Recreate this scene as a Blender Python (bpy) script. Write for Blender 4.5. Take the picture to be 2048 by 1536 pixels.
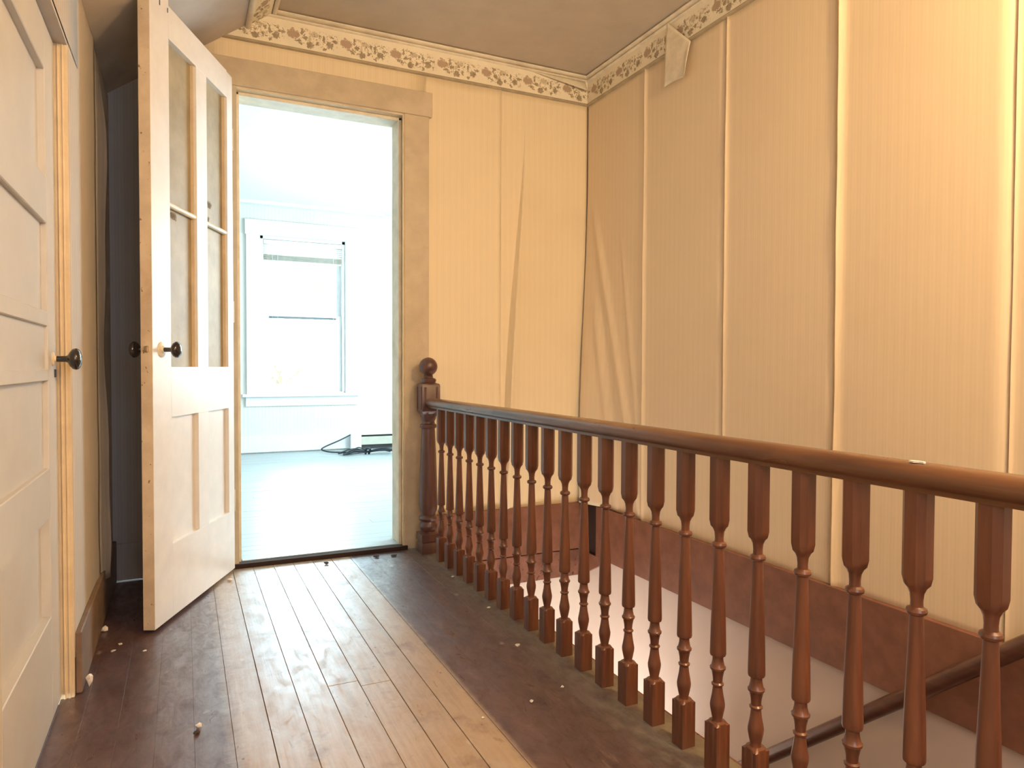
import bpy, bmesh, math, random
from mathutils import Vector, Matrix
for o in list(bpy.data.objects): bpy.data.objects.remove(o)
C = bpy.context.scene.collection
random.seed(7)
# ------------------------------------------------------------- camera
EYE = 0.8731
FPX = 1384.5
yaw, pitch, roll = math.radians(25.3746), math.radians(-1.4332), math.radians(-0.217)
cy_, sy_, cp_, sp_ = math.cos(yaw), math.sin(yaw), math.cos(pitch), math.sin(pitch)
fw = Vector((sy_*cp_, cy_*cp_, sp_)); rt = Vector((cy_, -sy_, 0)); dn = -(rt.cross(fw))
r2 = rt*math.cos(roll) + dn*math.sin(roll); d2 = -rt*math.sin(roll) + dn*math.cos(roll)
cd = bpy.data.cameras.new('camera'); cam = bpy.data.objects.new('camera', cd); C.objects.link(cam)
cd.sensor_width = 36; cd.lens = FPX/2048*36; cd.clip_start = 0.02
mm = Matrix((r2, -d2, -fw)).transposed().to_4x4(); mm.translation = Vector((0, 0, EYE))
cam.matrix_world = mm
bpy.context.scene.camera = cam
# ------------------------------------------------------------- world and lights
sc = bpy.context.scene
sc.view_settings.view_transform = 'Standard'; sc.view_settings.look = 'None'
sc.view_settings.exposure = 0.75; sc.view_settings.gamma = 1; sc.view_settings.use_curve_mapping = False
W = bpy.data.worlds.new('world'); sc.world = W; W.use_nodes = True
W.node_tree.nodes['Background'].inputs[0].default_value = (0.82, 0.95, 1.0, 1)
W.node_tree.nodes['Background'].inputs[1].default_value = 6.0
def area(name, loc, look, sx, sy, power, col, spread=180):
    l = bpy.data.lights.new(name, 'AREA'); l.shape = 'RECTANGLE'; l.size = sx; l.size_y = sy
    l.energy = power; l.color = col; l.spread = math.radians(spread)
    o = bpy.data.objects.new(name, l); C.objects.link(o); o.location = loc
    o.rotation_euler = (Vector(look)-Vector(loc)).to_track_quat('-Z', 'Y').to_euler(); return o
def point(name, loc, power, col, r):
    l = bpy.data.lights.new(name, 'POINT'); l.energy = power; l.color = col; l.shadow_soft_size = r
    o = bpy.data.objects.new(name, l); C.objects.link(o); o.location = loc; return o
point('hall_lamp_light', (1.50, 0.10, 2.15), 62, (1.0, 0.71, 0.37), 0.09)
area('rear_fill', (0.55, -0.80, 1.45), (0.5, 3.0, 1.0), 0.9, 1.1, 10, (0.95, 0.93, 1.0))  # unseen fill light added behind the camera, no window there
area('room_side_fill', (2.85, 5.3, 1.45), (0.4, 4.6, 0.9), 1.6, 1.5, 46, (0.76, 0.94, 1.0))  # area light added at an unseen side opening to light the room
area('stairwell_light', (1.40, 2.55, -1.15), (1.45, 3.2, -0.7), 0.6, 0.6, 9, (1.0, 0.93, 0.88))  # unseen area light low in the stairwell, aimed at its end wall
sl = bpy.data.lights.new('low_bright_sky', 'SUN'); sl.energy = 9.5; sl.angle = math.radians(62); sl.color = (0.50, 0.80, 1.0)
so = bpy.data.objects.new('low_bright_sky', sl); C.objects.link(so); so.rotation_euler = Vector((-0.135, -1.0, -0.28)).to_track_quat('-Z', 'Y').to_euler()
# ------------------------------------------------------------- material helpers
def new_mat(name):
    m = bpy.data.materials.new(name); m.use_nodes = True
    nt = m.node_tree; b = nt.nodes['Principled BSDF']; return m, nt, b
def nd(nt, t, **kw):
    n = nt.nodes.new(t)
    for k, v in kw.items():
        if k in n.bl_rna.properties: setattr(n, k, v)
        else: n.inputs[k].default_value = v
    return n
def lk(nt, a, b): nt.links.new(a, b)
def rgb(c): return (c[0], c[1], c[2], 1)
def mixc(nt, fac, a, b, mode='MIX'):
    n = nt.nodes.new('ShaderNodeMix'); n.data_type = 'RGBA'; n.blend_type = mode
    for s, v in ((n.inputs[0], fac), (n.inputs[6], a), (n.inputs[7], b)):
        if hasattr(v, 'is_linked'): lk(nt, v, s)
        elif isinstance(v, (int, float)): s.default_value = v
        else: s.default_value = rgb(v)
    return n.outputs[2]
def mth(nt, op, a, b=None, c=None, clamp=False):
    n = nt.nodes.new('ShaderNodeMath'); n.operation = op; n.use_clamp = clamp
    for i, v in enumerate((a, b, c)):
        if v is None: continue
        if hasattr(v, 'is_linked'): lk(nt, v, n.inputs[i])
        else: n.inputs[i].default_value = v
    return n.outputs[0]
def coords(nt, kind='Position'):
    if kind == 'Position': return nt.nodes.new('ShaderNodeNewGeometry').outputs['Position']
    return nt.nodes.new('ShaderNodeTexCoord').outputs[kind]
def mapped(nt, src, scale=(1, 1, 1), loc=(0, 0, 0)):
    n = nt.nodes.new('ShaderNodeMapping'); lk(nt, src, n.inputs[0])
    n.inputs['Scale'].default_value = scale; n.inputs['Location'].default_value = loc; return n.outputs[0]
def noise(nt, vec, scale, detail=4, rough=0.55, dist=0.0):
    n = nt.nodes.new('ShaderNodeTexNoise'); lk(nt, vec, n.inputs['Vector'])
    n.inputs['Scale'].default_value = scale; n.inputs['Detail'].default_value = detail
    n.inputs['Roughness'].default_value = rough; n.inputs['Distortion'].default_value = dist
    return n.outputs['Fac']
def ramp(nt, fac, lo, hi):
    n = nt.nodes.new('ShaderNodeMapRange'); n.clamp = True; lk(nt, fac, n.inputs[0])
    n.inputs[1].default_value = lo; n.inputs[2].default_value = hi; return n.outputs[0]
def bump(nt, b, h, strength=0.2, dist=0.002):
    n = nt.nodes.new('ShaderNodeBump'); lk(nt, h, n.inputs['Height'])
    n.inputs['Strength'].default_value = strength; n.inputs['Distance'].default_value = dist
    lk(nt, n.outputs[0], b.inputs['Normal'])

def paint(name, col, rough=0.5, worn=None, amount=0.0, var=0.08, sc_=14, bumpd=0.0008, spec=0.4, chip=0.0, chipcol=(0.25, 0.16, 0.09)):
    m, nt, b = new_mat(name); P = coords(nt)
    f = noise(nt, P, sc_, 5, 0.6)
    dark = tuple(c*(1-var*2) for c in col); lite = tuple(min(1, c*(1+var)) for c in col)
    out = mixc(nt, ramp(nt, f, 0.3, 0.7), dark, lite)
    if worn:
        g = noise(nt, P, 5, 6, 0.65, 0.5)
        out = mixc(nt, mth(nt, 'MULTIPLY', ramp(nt, g, 0.52, 0.75), amount), out, worn)
    if chip:
        g = noise(nt, P, 55, 3, 0.6); out = mixc(nt, ramp(nt, g, 0.72-chip, 0.74-chip), out, chipcol)
    lk(nt, out, b.inputs['Base Color'])
    rr = nt.nodes.new('ShaderNodeMapRange'); lk(nt, f, rr.inputs[0]); rr.inputs[3].default_value = rough-0.06; rr.inputs[4].default_value = rough+0.1
    lk(nt, rr.outputs[0], b.inputs['Roughness']); b.inputs['Specular IOR Level'].default_value = spec
    bump(nt, b, noise(nt, P, 90, 3), 0.25, bumpd)
    return m

def wallpaper(name, col, axis, amp=0.028, grime=(0.55, 0.38, 0.24), gr=0.18):
    m, nt, b = new_mat(name); P = coords(nt)
    s = nt.nodes.new('ShaderNodeSeparateXYZ'); lk(nt, P, s.inputs[0]); a = s.outputs[axis]
    w1 = mth(nt, 'SINE', mth(nt, 'MULTIPLY', a, 2*math.pi/0.033))
    w2 = mth(nt, 'SINE', mth(nt, 'MULTIPLY', a, 2*math.pi/0.0115))
    st = mth(nt, 'ADD', mth(nt, 'MULTIPLY', w1, 0.18), mth(nt, 'MULTIPLY', w2, 0.20))
    nz = noise(nt, mapped(nt, P, (60, 60, 3)), 3, 3)
    st = mth(nt, 'ADD', mth(nt, 'ADD', st, 0.25), nz)
    c1 = mixc(nt, ramp(nt, st, 0.2, 1.3), tuple(c*(1-amp*1.8) for c in col), tuple(min(1, c*(1+amp)) for c in col))
    g = noise(nt, P, 2.2, 6, 0.6)
    c2 = mixc(nt, mth(nt, 'MULTIPLY', ramp(nt, g, 0.5, 0.85), gr), c1, grime)
    lk(nt, c2, b.inputs['Base Color']); b.inputs['Roughness'].default_value = 0.62; b.inputs['Specular IOR Level'].default_value = 0.35
    bump(nt, b, mth(nt, 'ADD', mth(nt, 'MULTIPLY', w2, 0.3), noise(nt, P, 300, 2)), 0.12, 0.0006)
    return m

def wood(name, base, dark, rough=0.32, axis='Z', scale=1.0, kind='Object', coat=0.25, spec=0.5):
    m, nt, b = new_mat(name); P = coords(nt, kind)
    sv = {'Z': (18, 18, 1.6), 'Y': (18, 1.6, 18), 'X': (1.6, 18, 18)}[axis]
    v = mapped(nt, P, tuple(q*scale for q in sv))
    oi = nt.nodes.new('ShaderNodeObjectInfo')
    va = nt.nodes.new('ShaderNodeVectorMath'); va.operation = 'ADD'; lk(nt, v, va.inputs[0])
    cx = nt.nodes.new('ShaderNodeCombineXYZ'); lk(nt, mth(nt, 'MULTIPLY', oi.outputs['Random'], 37.0), cx.inputs[0]); lk(nt, cx.outputs[0], va.inputs[1])
    f = noise(nt, va.outputs[0], 2.2, 6, 0.6, 0.6)
    c = mixc(nt, ramp(nt, f, 0.32, 0.68), dark, base)
    c = mixc(nt, mth(nt, 'MULTIPLY', oi.outputs['Random'], 0.35), c, tuple(q*0.7 for q in base))
    lk(nt, c, b.inputs['Base Color'])
    rr = nt.nodes.new('ShaderNodeMapRange'); lk(nt, f, rr.inputs[0]); rr.inputs[3].default_value = rough+0.1; rr.inputs[4].default_value = rough-0.05
    lk(nt, rr.outputs[0], b.inputs['Roughness']); b.inputs['Specular IOR Level'].default_value = spec
    b.inputs['Coat Weight'].default_value = coat; b.inputs['Coat Roughness'].default_value = 0.25
    bump(nt, b, f, 0.15, 0.0008)
    return m

def hall_floor_mat():
    m, nt, b = new_mat('hall_floorboards'); P = coords(nt)
    s = nt.nodes.new('ShaderNodeSeparateXYZ'); lk(nt, P, s.inputs[0]); x, y = s.outputs[0], s.outputs[1]
    oi = nt.nodes.new('ShaderNodeObjectInfo'); R_ = oi.outputs['Random']
    off = nt.nodes.new('ShaderNodeCombineXYZ'); lk(nt, mth(nt, 'MULTIPLY', R_, 20), off.inputs[2])
    va = nt.nodes.new('ShaderNodeVectorMath'); va.operation = 'ADD'; lk(nt, mapped(nt, P, (70, 2.5, 1)), va.inputs[0]); lk(nt, off.outputs[0], va.inputs[1])
    grain = noise(nt, va.outputs[0], 1.6, 5, 0.6, 0.4)
    big = noise(nt, P, 3.5, 6, 0.62, 0.3)
    fine = noise(nt, mapped(nt, P, (9, 3, 1)), 2.6, 6, 0.7)
    bare = mixc(nt, ramp(nt, grain, 0.3, 0.7), (0.34, 0.245, 0.155), (0.46, 0.345, 0.24))
    bare = mixc(nt, mth(nt, 'MULTIPLY', R_, 0.5), bare, (0.33, 0.22, 0.13))
    bare = mixc(nt, mth(nt, 'MULTIPLY', ramp(nt, big, 0.46, 0.70), 0.7), bare, (0.43, 0.35, 0.27))
    bare = mixc(nt, mth(nt, 'MULTIPLY', ramp(nt, noise(nt, P, 9, 4, 0.6), 0.57, 0.70), 0.6), bare, (0.20, 0.105, 0.065))
    pnt = mixc(nt, ramp(nt, fine, 0.3, 0.75), (0.070, 0.034, 0.034), (0.130, 0.072, 0.068))
    dust = mixc(nt, ramp(nt, fine, 0.25, 0.8), (0.15, 0.13, 0.10), (0.26, 0.23, 0.18))
    jit = mth(nt, 'MULTIPLY', mth(nt, 'SUBTRACT', noise(nt, mapped(nt, P, (3, 12, 1)), 3, 4, 0.7), 0.5), 0.05)
    xr = mth(nt, 'ADD', x, jit)
    right = ramp(nt, mth(nt, 'ADD', x, mth(nt, 'MULTIPLY', jit, 0.35)), 0.672, 0.694); left = ramp(nt, xr, 0.125, 0.075)
    pf = mth(nt, 'MAXIMUM', right, left)
    scuff = ramp(nt, noise(nt, mapped(nt, P, (4, 1, 1)), 5, 7, 0.75), 0.60, 0.74)
    pf = mth(nt, 'MULTIPLY', pf, mth(nt, 'SUBTRACT', 1.0, mth(nt, 'MULTIPLY', scuff, 0.6)))
    c = mixc(nt, pf, bare, pnt)
    du = mth(nt, 'MULTIPLY', ramp(nt, mth(nt, 'ADD', xr, mth(nt, 'MULTIPLY', jit, 2.0)), 0.90, 1.0), ramp(nt, noise(nt, P, 16, 5, 0.7), 0.30, 0.55))
    c = mixc(nt, mth(nt, 'MULTIPLY', du, 0.85), c, dust)
    vo = nt.nodes.new('ShaderNodeTexVoronoi'); lk(nt, mapped(nt, P, (22, 16, 1)), vo.inputs['Vector']); vo.inputs['Scale'].default_value = 1.0
    sp_ = mth(nt, 'MULTIPLY', ramp(nt, mth(nt, 'ADD', vo.outputs['Distance'], mth(nt, 'MULTIPLY', noise(nt, P, 120, 3), .12)), 0.150, 0.110), ramp(nt, noise(nt, P, 4.0, 3), 0.46, 0.56))
    c = mixc(nt, mth(nt, 'MULTIPLY', sp_, 0.8), c, (0.07, 0.04, 0.03))
    v2 = nt.nodes.new('ShaderNodeTexVoronoi'); lk(nt, mapped(nt, P, (9, 6, 1), (3, 1, 0)), v2.inputs['Vector']); v2.inputs['Scale'].default_value = 1.0
    c = mixc(nt, mth(nt, 'MULTIPLY', ramp(nt, mth(nt, 'ADD', v2.outputs['Distance'], mth(nt, 'MULTIPLY', noise(nt, P, 40, 4), .25)), 0.22, 0.14), 0.6), c, (0.55, 0.47, 0.40))
    lk(nt, c, b.inputs['Base Color'])
    ro = mth(nt, 'ADD', mth(nt, 'MULTIPLY', ramp(nt, noise(nt, mapped(nt, P, (5, 1.6, 1)), 5, 7, 0.7, 0.6), 0.3, 0.7), 0.40), 0.22)
    ro = mth(nt, 'ADD', ro, mth(nt, 'MULTIPLY', du, 0.3))
    lk(nt, ro, b.inputs['Roughness']); b.inputs['Specular IOR Level'].default_value = 0.55; b.inputs['Coat Roughness'].default_value = 0.34; lk(nt, mth(nt, 'MULTIPLY', ramp(nt, noise(nt, mapped(nt, P, (4, 2, 1)), 7, 7, 0.75, 1.0), 0.28, 0.62), 1.0), b.inputs['Coat Weight'])
    bump(nt, b, mth(nt, 'ADD', grain, mth(nt, 'MULTIPLY', fine, 0.6)), 0.3, 0.0012)
    return m

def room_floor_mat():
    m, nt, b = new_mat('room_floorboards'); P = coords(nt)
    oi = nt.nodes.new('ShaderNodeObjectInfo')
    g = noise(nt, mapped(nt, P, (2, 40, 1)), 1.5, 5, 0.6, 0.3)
    c = mixc(nt, ramp(nt, g, 0.3, 0.7), (0.32, 0.40, 0.42), (0.50, 0.58, 0.59))  # pale cyan-grey puts the window sheen into the board colour
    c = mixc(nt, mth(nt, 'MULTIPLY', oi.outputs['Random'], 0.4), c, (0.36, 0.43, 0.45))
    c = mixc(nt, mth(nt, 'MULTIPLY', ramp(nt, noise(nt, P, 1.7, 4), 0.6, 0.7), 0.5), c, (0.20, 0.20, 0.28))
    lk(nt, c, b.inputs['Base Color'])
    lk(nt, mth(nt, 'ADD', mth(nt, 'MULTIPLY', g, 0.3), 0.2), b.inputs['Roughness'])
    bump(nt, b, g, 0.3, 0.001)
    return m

def border_mat():
    m, nt, b = new_mat('border_print')
    uvn = nt.nodes.new('ShaderNodeUVMap').outputs[0]
    P = coords(nt)
    nv = nt.nodes.new('ShaderNodeTexNoise'); lk(nt, P, nv.inputs['Vector']); nv.inputs['Scale'].default_value = 110; nv.inputs['Detail'].default_value = 3
    s = nt.nodes.new('ShaderNodeSeparateXYZ'); lk(nt, uvn, s.inputs[0])
    sn = nt.nodes.new('ShaderNodeSeparateXYZ'); lk(nt, nv.outputs['Color'], sn.inputs[0])
    u = mth(nt, 'FRACT', mth(nt, 'DIVIDE', s.outputs[0], 0.231))
    u = mth(nt, 'ADD', u, mth(nt, 'MULTIPLY', mth(nt, 'SUBTRACT', sn.outputs[0], 0.5), 0.11))
    v = mth(nt, 'ADD', s.outputs[1], mth(nt, 'MULTIPLY', mth(nt, 'SUBTRACT', sn.outputs[1], 0.5), 0.26))
    cv = nt.nodes.new('ShaderNodeCombineXYZ'); lk(nt, u, cv.inputs[0]); lk(nt, v, cv.inputs[1])
    def blob(cx, cy, rx, ry):
        a = nt.nodes.new('ShaderNodeVectorMath'); a.operation = 'SUBTRACT'; lk(nt, cv.outputs[0], a.inputs[0]); a.inputs[1].default_value = (cx, 1-cy, 0)
        d = nt.nodes.new('ShaderNodeVectorMath'); d.operation = 'DIVIDE'; lk(nt, a.outputs[0], d.inputs[0]); d.inputs[1].default_value = (rx, ry, 1)
        l = nt.nodes.new('ShaderNodeVectorMath'); l.operation = 'LENGTH'; lk(nt, d.outputs[0], l.inputs[0]); return l.outputs['Value']
    def group(bl):
        r = None
        for q in bl:
            e = blob(*q); r = e if r is None else mth(nt, 'MINIMUM', r, e)
        return ramp(nt, r, 1.32, 1.05)
    strong = group([(.28, .33, .022, .12), (.33, .56, .045, .06), (.20, .70, .06, .035), (.25, .79, .03, .04), (.43, .80, .06, .11),
                    (.565, .70, .025, .06), (.69, .47, .018, .14), (.80, .66, .055, .11), (.70, .86, .028, .05), (.895, .48, .055, .035), (.61, .40, .015, .06)])
    rose = group([(.115, .48, .10, .14), (.10, .27, .03, .03)])
    faint = group([(.50, .36, .07, .09), (.36, .23, .05, .03), (.83, .32, .03, .04), (.42, .55, .02, .1)])
    band = mth(nt, 'MULTIPLY', ramp(nt, mth(nt, 'ABSOLUTE', mth(nt, 'SUBTRACT', s.outputs[1], 0.47)), 0.36, 0.26), ramp(nt, mth(nt, 'ABSOLUTE', mth(nt, 'SUBTRACT', u, 0.57)), 0.42, 0.34))
    strong = mth(nt, 'MAXIMUM', strong, mth(nt, 'MULTIPLY', band, ramp(nt, noise(nt, P, 95, 2, 0.5, 1.2), 0.585, 0.615)))
    mot = noise(nt, P, 60, 3)
    base = mixc(nt, ramp(nt, noise(nt, P, 12, 4), .3, .7), (0.78, 0.71, 0.54), (0.86, 0.79, 0.62))
    c = mixc(nt, mth(nt, 'MULTIPLY', faint, 0.55), base, (0.40, 0.31, 0.17))
    c = mixc(nt, mth(nt, 'MULTIPLY', rose, 0.85), c, (0.38, 0.25, 0.16))
    c = mixc(nt, mth(nt, 'MULTIPLY', strong, mth(nt, 'ADD', 0.5, mth(nt, 'MULTIPLY', mot, 0.6))), c, (0.22, 0.15, 0.07))
    lk(nt, c, b.inputs['Base Color']); b.inputs['Roughness'].default_value = 0.6
    bump(nt, b, noise(nt, P, 160, 2), 0.1, 0.0005)
    return m

def glass_mat():
    m, nt, b = new_mat('window_glass')
    nt.nodes.remove(b); o = nt.nodes['Material Output']
    t = nd(nt, 'ShaderNodeBsdfTransparent'); t.inputs[0].default_value = (0.96, 0.98, 0.98, 1)
    g = nd(nt, 'ShaderNodeBsdfGlossy'); g.inputs['Roughness'].default_value = 0.03
    mx = nd(nt, 'ShaderNodeMixShader'); fr = nd(nt, 'ShaderNodeFresnel'); fr.inputs[0].default_value = 1.45
    lk(nt, fr.outputs[0], mx.inputs[0]); lk(nt, t.outputs[0], mx.inputs[1]); lk(nt, g.outputs[0], mx.inputs[2]); lk(nt, mx.outputs[0], o.inputs[0])
    return m
def frosted_mat():
    m, nt, b = new_mat('frosted_glass')
    P = coords(nt)
    f = noise(nt, P, 7, 5, 0.6)
    c = mixc(nt, ramp(nt, f, .35, .7), (0.33, 0.27, 0.165), (0.45, 0.385, 0.25))
    lk(nt, c, b.inputs['Base Color']); b.inputs['Roughness'].default_value = 0.5; b.inputs['Specular IOR Level'].default_value = 0.3
    b.inputs['Transmission Weight'].default_value = 0.0; b.inputs['IOR'].default_value = 1.45
    bump(nt, b, noise(nt, P, 60, 3), 0.35, 0.001)
    return m

M = dict(
 paper_right=wallpaper('paper_stripe_right', (0.745, 0.61, 0.42), 1),
 paper_back=wallpaper('paper_stripe_back', (0.80, 0.675, 0.46), 0),
 paper_left=wallpaper('paper_stripe_left', (0.60, 0.54, 0.46), 1, 0.1),
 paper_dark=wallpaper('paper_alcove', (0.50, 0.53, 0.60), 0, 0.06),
 paper_room=wallpaper('paper_room', (0.72, 0.73, 0.68), 0, 0.07, (0.5, 0.48, 0.42), 0.5),
 plaster=paint('plaster', (0.62, 0.56, 0.50), 0.7, var=0.03),
 gap_shade=paint('shade_behind_paper', (0.20, 0.13, 0.08), 0.9, var=0.2),
 room_white=paint('room_white', (0.80, 0.81, 0.80), 0.55, var=0.02),
 stair_wall=paint('stairwell_plaster', (0.64, 0.54, 0.47), 0.6, var=0.02, sc_=5),
 ceil=paint('ceiling_paint', (0.56, 0.49, 0.39), 0.75, worn=(0.56, 0.47, 0.37), amount=0.4, var=0.05, sc_=6),
 slope=paint('slope_paint', (0.58, 0.53, 0.48), 0.7, worn=(0.46, 0.40, 0.34), amount=0.5, var=0.07, sc_=4),
 casing=paint('casing_paint', (0.55, 0.46, 0.32), 0.45, worn=(0.72, 0.62, 0.46), amount=0.5, var=0.06),
 cream=paint('cream_door_paint', (0.60, 0.58, 0.55), 0.38, worn=(0.56, 0.52, 0.47), amount=0.3, var=0.03),
 white_door=paint('white_door_paint', (0.80, 0.77, 0.73), 0.36, worn=(0.70, 0.64, 0.54), amount=0.25, var=0.03, chip=0.0),
 door_edge=paint('door_edge_paint', (0.70, 0.58, 0.42), 0.5, worn=(0.40, 0.25, 0.13), amount=0.5, var=0.08, chip=0.06),
 jamb=paint('jamb_paint', (0.72, 0.58, 0.38), 0.42, worn=(0.55, 0.40, 0.24), amount=0.5, var=0.06),
 moulding=paint('crown_paint', (0.80, 0.72, 0.56), 0.5, worn=(0.45, 0.36, 0.24), amount=0.5, var=0.08),
 bead=paint('picture_bead_paint', (0.42, 0.34, 0.22), 0.55, var=0.12),
 brown=paint('brown_trim_paint', (0.24, 0.105, 0.065), 0.42, worn=(0.17, 0.07, 0.045), amount=0.6, var=0.12),
 brown_rough=paint('brown_fascia_paint', (0.22, 0.095, 0.062), 0.6, worn=(0.06, 0.025, 0.02), amount=0.7, var=0.2, chip=0.08, chipcol=(0.07, 0.03, 0.025)),
 brown_left=paint('brown_skirting_paint', (0.24, 0.16, 0.11), 0.5, worn=(0.40, 0.30, 0.2), amount=0.5, var=0.15),
 dark=paint('dark_gap_shade', (0.035, 0.018, 0.013), 0.8),  # near-black colour standing in for shade in gaps and the corner recess
 room_trim=paint('room_trim_paint', (0.80, 0.82, 0.82), 0.4, var=0.02),
 heater=paint('heater_enamel', (0.55, 0.56, 0.48), 0.45, var=0.03),
 steel=paint('dark_steel', (0.10, 0.10, 0.10), 0.4, var=0.1),
 cable=paint('cable_rubber', (0.03, 0.04, 0.05), 0.5, var=0.1),
 chipw=paint('plaster_crumb', (0.80, 0.74, 0.66), 0.8, var=0.1, sc_=200),
 chipd=paint('dark_crumb', (0.06, 0.035, 0.025), 0.9, var=0.1),
 porcelain=None, blind=paint('blind_slat', (0.78, 0.78, 0.72), 0.5, var=0.03), blindd=paint('blind_stack', (0.42, 0.41, 0.34), 0.6, var=0.1),
 leafm=paint('leaf', (0.30, 0.40, 0.30), 0.6, var=0.25, sc_=3), bark=paint('bark', (0.2, 0.15, 0.1), 0.8),
 brass=None, rod=paint('muntin_paint', (0.78, 0.70, 0.54), 0.4), tape=paint('old_tape', (0.40, 0.33, 0.24), 0.8, var=0.2, sc_=60),
 tread=paint('stair_tread_paint', (0.16, 0.08, 0.055), 0.5, var=0.1),
 lampglass=None, meet=paint('meeting_rail_backlit', (0.16, 0.20, 0.22), 0.5),
)
M['wood'] = wood('varnished_oak', (0.18, 0.066, 0.033), (0.085, 0.029, 0.017), 0.30, 'Z')
M['wood_rail'] = wood('varnished_oak_rail', (0.165, 0.072, 0.030), (0.08, 0.031, 0.015), 0.27, 'Y', coat=0.4)
M['wood_newel'] = wood('varnished_oak_newel', (0.13, 0.056, 0.046), (0.065, 0.028, 0.024), 0.35, 'Z')
M['wood_dark'] = wood('dark_oak', (0.13, 0.055, 0.035), (0.06, 0.022, 0.015), 0.28, 'Y', coat=0.5)
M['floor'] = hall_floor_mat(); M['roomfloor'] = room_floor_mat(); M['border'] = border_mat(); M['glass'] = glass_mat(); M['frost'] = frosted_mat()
m, nt, b = new_mat('black_porcelain'); b.inputs['Base Color'].default_value = (0.018, 0.014, 0.016, 1); b.inputs['Roughness'].default_value = 0.12; b.inputs['Coat Weight'].default_value = 0.6
M['porcelain'] = m
m, nt, b = new_mat('aged_metal'); b.inputs['Base Color'].default_value = (0.42, 0.33, 0.20, 1); b.inputs['Metallic'].default_value = 0.8; b.inputs['Roughness'].default_value = 0.35
M['brass'] = m

# ------------------------------------------------------------- mesh helpers
def bm_box(bm, x0, x1, y0, y1, z0, z1, bev=0.0):
    vs = [bm.verts.new((x, y, z)) for z in (z0, z1) for y in (y0, y1) for x in (x0, x1)]
    fs = [bm.faces.new([vs[i] for i in f]) for f in ((0, 2, 3, 1), (4, 5, 7, 6), (0, 1, 5, 4), (2, 6, 7, 3), (0, 4, 6, 2), (1, 3, 7, 5))]
    if bev:
        es = set(e for f in fs for e in f.edges)
        bmesh.ops.bevel(bm, geom=list(es), offset=bev, segments=1, affect='EDGES')
def bm_prism(bm, poly, axis, a, b_):
    def P(p, t):
        if axis == 1: return (p[0], t, p[1])
        if axis == 0: return (t, p[0], p[1])
        return (p[0], p[1], t)
    A = [bm.verts.new(P(p, a)) for p in poly]; B = [bm.verts.new(P(p, b_)) for p in poly]
    n = len(poly); bm.faces.new(A); bm.faces.new(B[::-1])
    for i in range(n): bm.faces.new([A[i], B[i], B[(i+1) % n], A[(i+1) % n]])
def bm_rings(bm, rings, cap=True):
    R_ = [[bm.verts.new(p) for p in r] for r in rings]; n = len(R_[0])
    for a, b_ in zip(R_, R_[1:]):
        for i in range(n): bm.faces.new([a[i], a[(i+1) % n], b_[(i+1) % n], b_[i]])
    if cap: bm.faces.new(R_[0][::-1]); bm.faces.new(R_[-1])
def bm_tube(bm, pts, r, n=10, cap=True):
    pts = [Vector(p) for p in pts]; rings = []
    up = Vector((0, 0, 1))
    for i, p in enumerate(pts):
        t = (pts[min(i+1, len(pts)-1)]-pts[max(i-1, 0)]).normalized()
        s = t.cross(up)
        if s.length < 1e-3: s = t.cross(Vector((1, 0, 0)))
        s.normalize(); u = s.cross(t); rr = r[i] if isinstance(r, (list, tuple)) else r
        rings.append([p+s*math.cos(2*math.pi*k/n)*rr+u*math.sin(2*math.pi*k/n)*rr for k in range(n)])
    bm_rings(bm, rings, cap)
def obj(name, bm, mat, parent=None, smooth=None, loc=None):
    bmesh.ops.recalc_face_normals(bm, faces=bm.faces[:])
    me = bpy.data.meshes.new(name); bm.to_mesh(me); bm.free()
    for k in (mat if isinstance(mat, (list, tuple)) else [mat]): me.materials.append(k)
    if smooth is not None:
        me.polygons.foreach_set('use_smooth', [True]*len(me.polygons)); me.set_sharp_from_angle(angle=math.radians(smooth))
    o = bpy.data.objects.new(name, me); C.objects.link(o)
    if parent: o.parent = parent
    if loc: o.location = loc
    return o
def box(name, mat, x0, x1, y0, y1, z0, z1, parent=None, bev=0.0):
    bm = bmesh.new(); bm_box(bm, x0, x1, y0, y1, z0, z1, bev); return obj(name, bm, mat, parent)
def tag(o, label=None, cat=None, group=None, kind=None):
    if label: o['label'] = label
    if cat: o['category'] = cat
    if group: o['group'] = group
    if kind: o['kind'] = kind
    return o
def empty(name, loc=(0, 0, 0), rotz=0):
    o = bpy.data.objects.new(name, None); C.objects.link(o); o.location = loc; o.rotation_euler = (0, 0, rotz); o.empty_display_size = .05; return o
def struct(o, label, cat): return tag(o, label, cat, kind='structure')
def sheet(name, mat, fn, nu, nv, parent=None, uv=None, thick=None, smooth=60):
    bm = bmesh.new(); g = [[bm.verts.new(fn(i/nu, j/nv)) for j in range(nv+1)] for i in range(nu+1)]
    ul = bm.loops.layers.uv.new('UVMap') if uv else None
    for i in range(nu):
        for j in range(nv):
            f = bm.faces.new([g[i][j], g[i+1][j], g[i+1][j+1], g[i][j+1]])
            if uv:
                for l, (a, b_) in zip(f.loops, ((i, j), (i+1, j), (i+1, j+1), (i, j+1))): l[ul].uv = uv(a/nu, b_/nv)
    me = bpy.data.meshes.new(name); bm.to_mesh(me); bm.free(); me.materials.append(mat)
    me.polygons.foreach_set('use_smooth', [True]*len(me.polygons))
    o = bpy.data.objects.new(name, me); C.objects.link(o)
    if parent: o.parent = parent
    if thick:
        s = o.modifiers.new('thickness', 'SOLIDIFY'); s.thickness = thick; s.offset = 0
    return o
def sstep(a, b_, x):
    t = max(0.0, min(1.0, (x-a)/(b_-a))); return t*t*(3-2*t)
def wob(z, s, k=1.0): return math.sin(z*3.1*k+s)*.5+math.sin(z*7.7*k+s*2.3)*.3+math.sin(z*17*k+s*5.1)*.2

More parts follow.
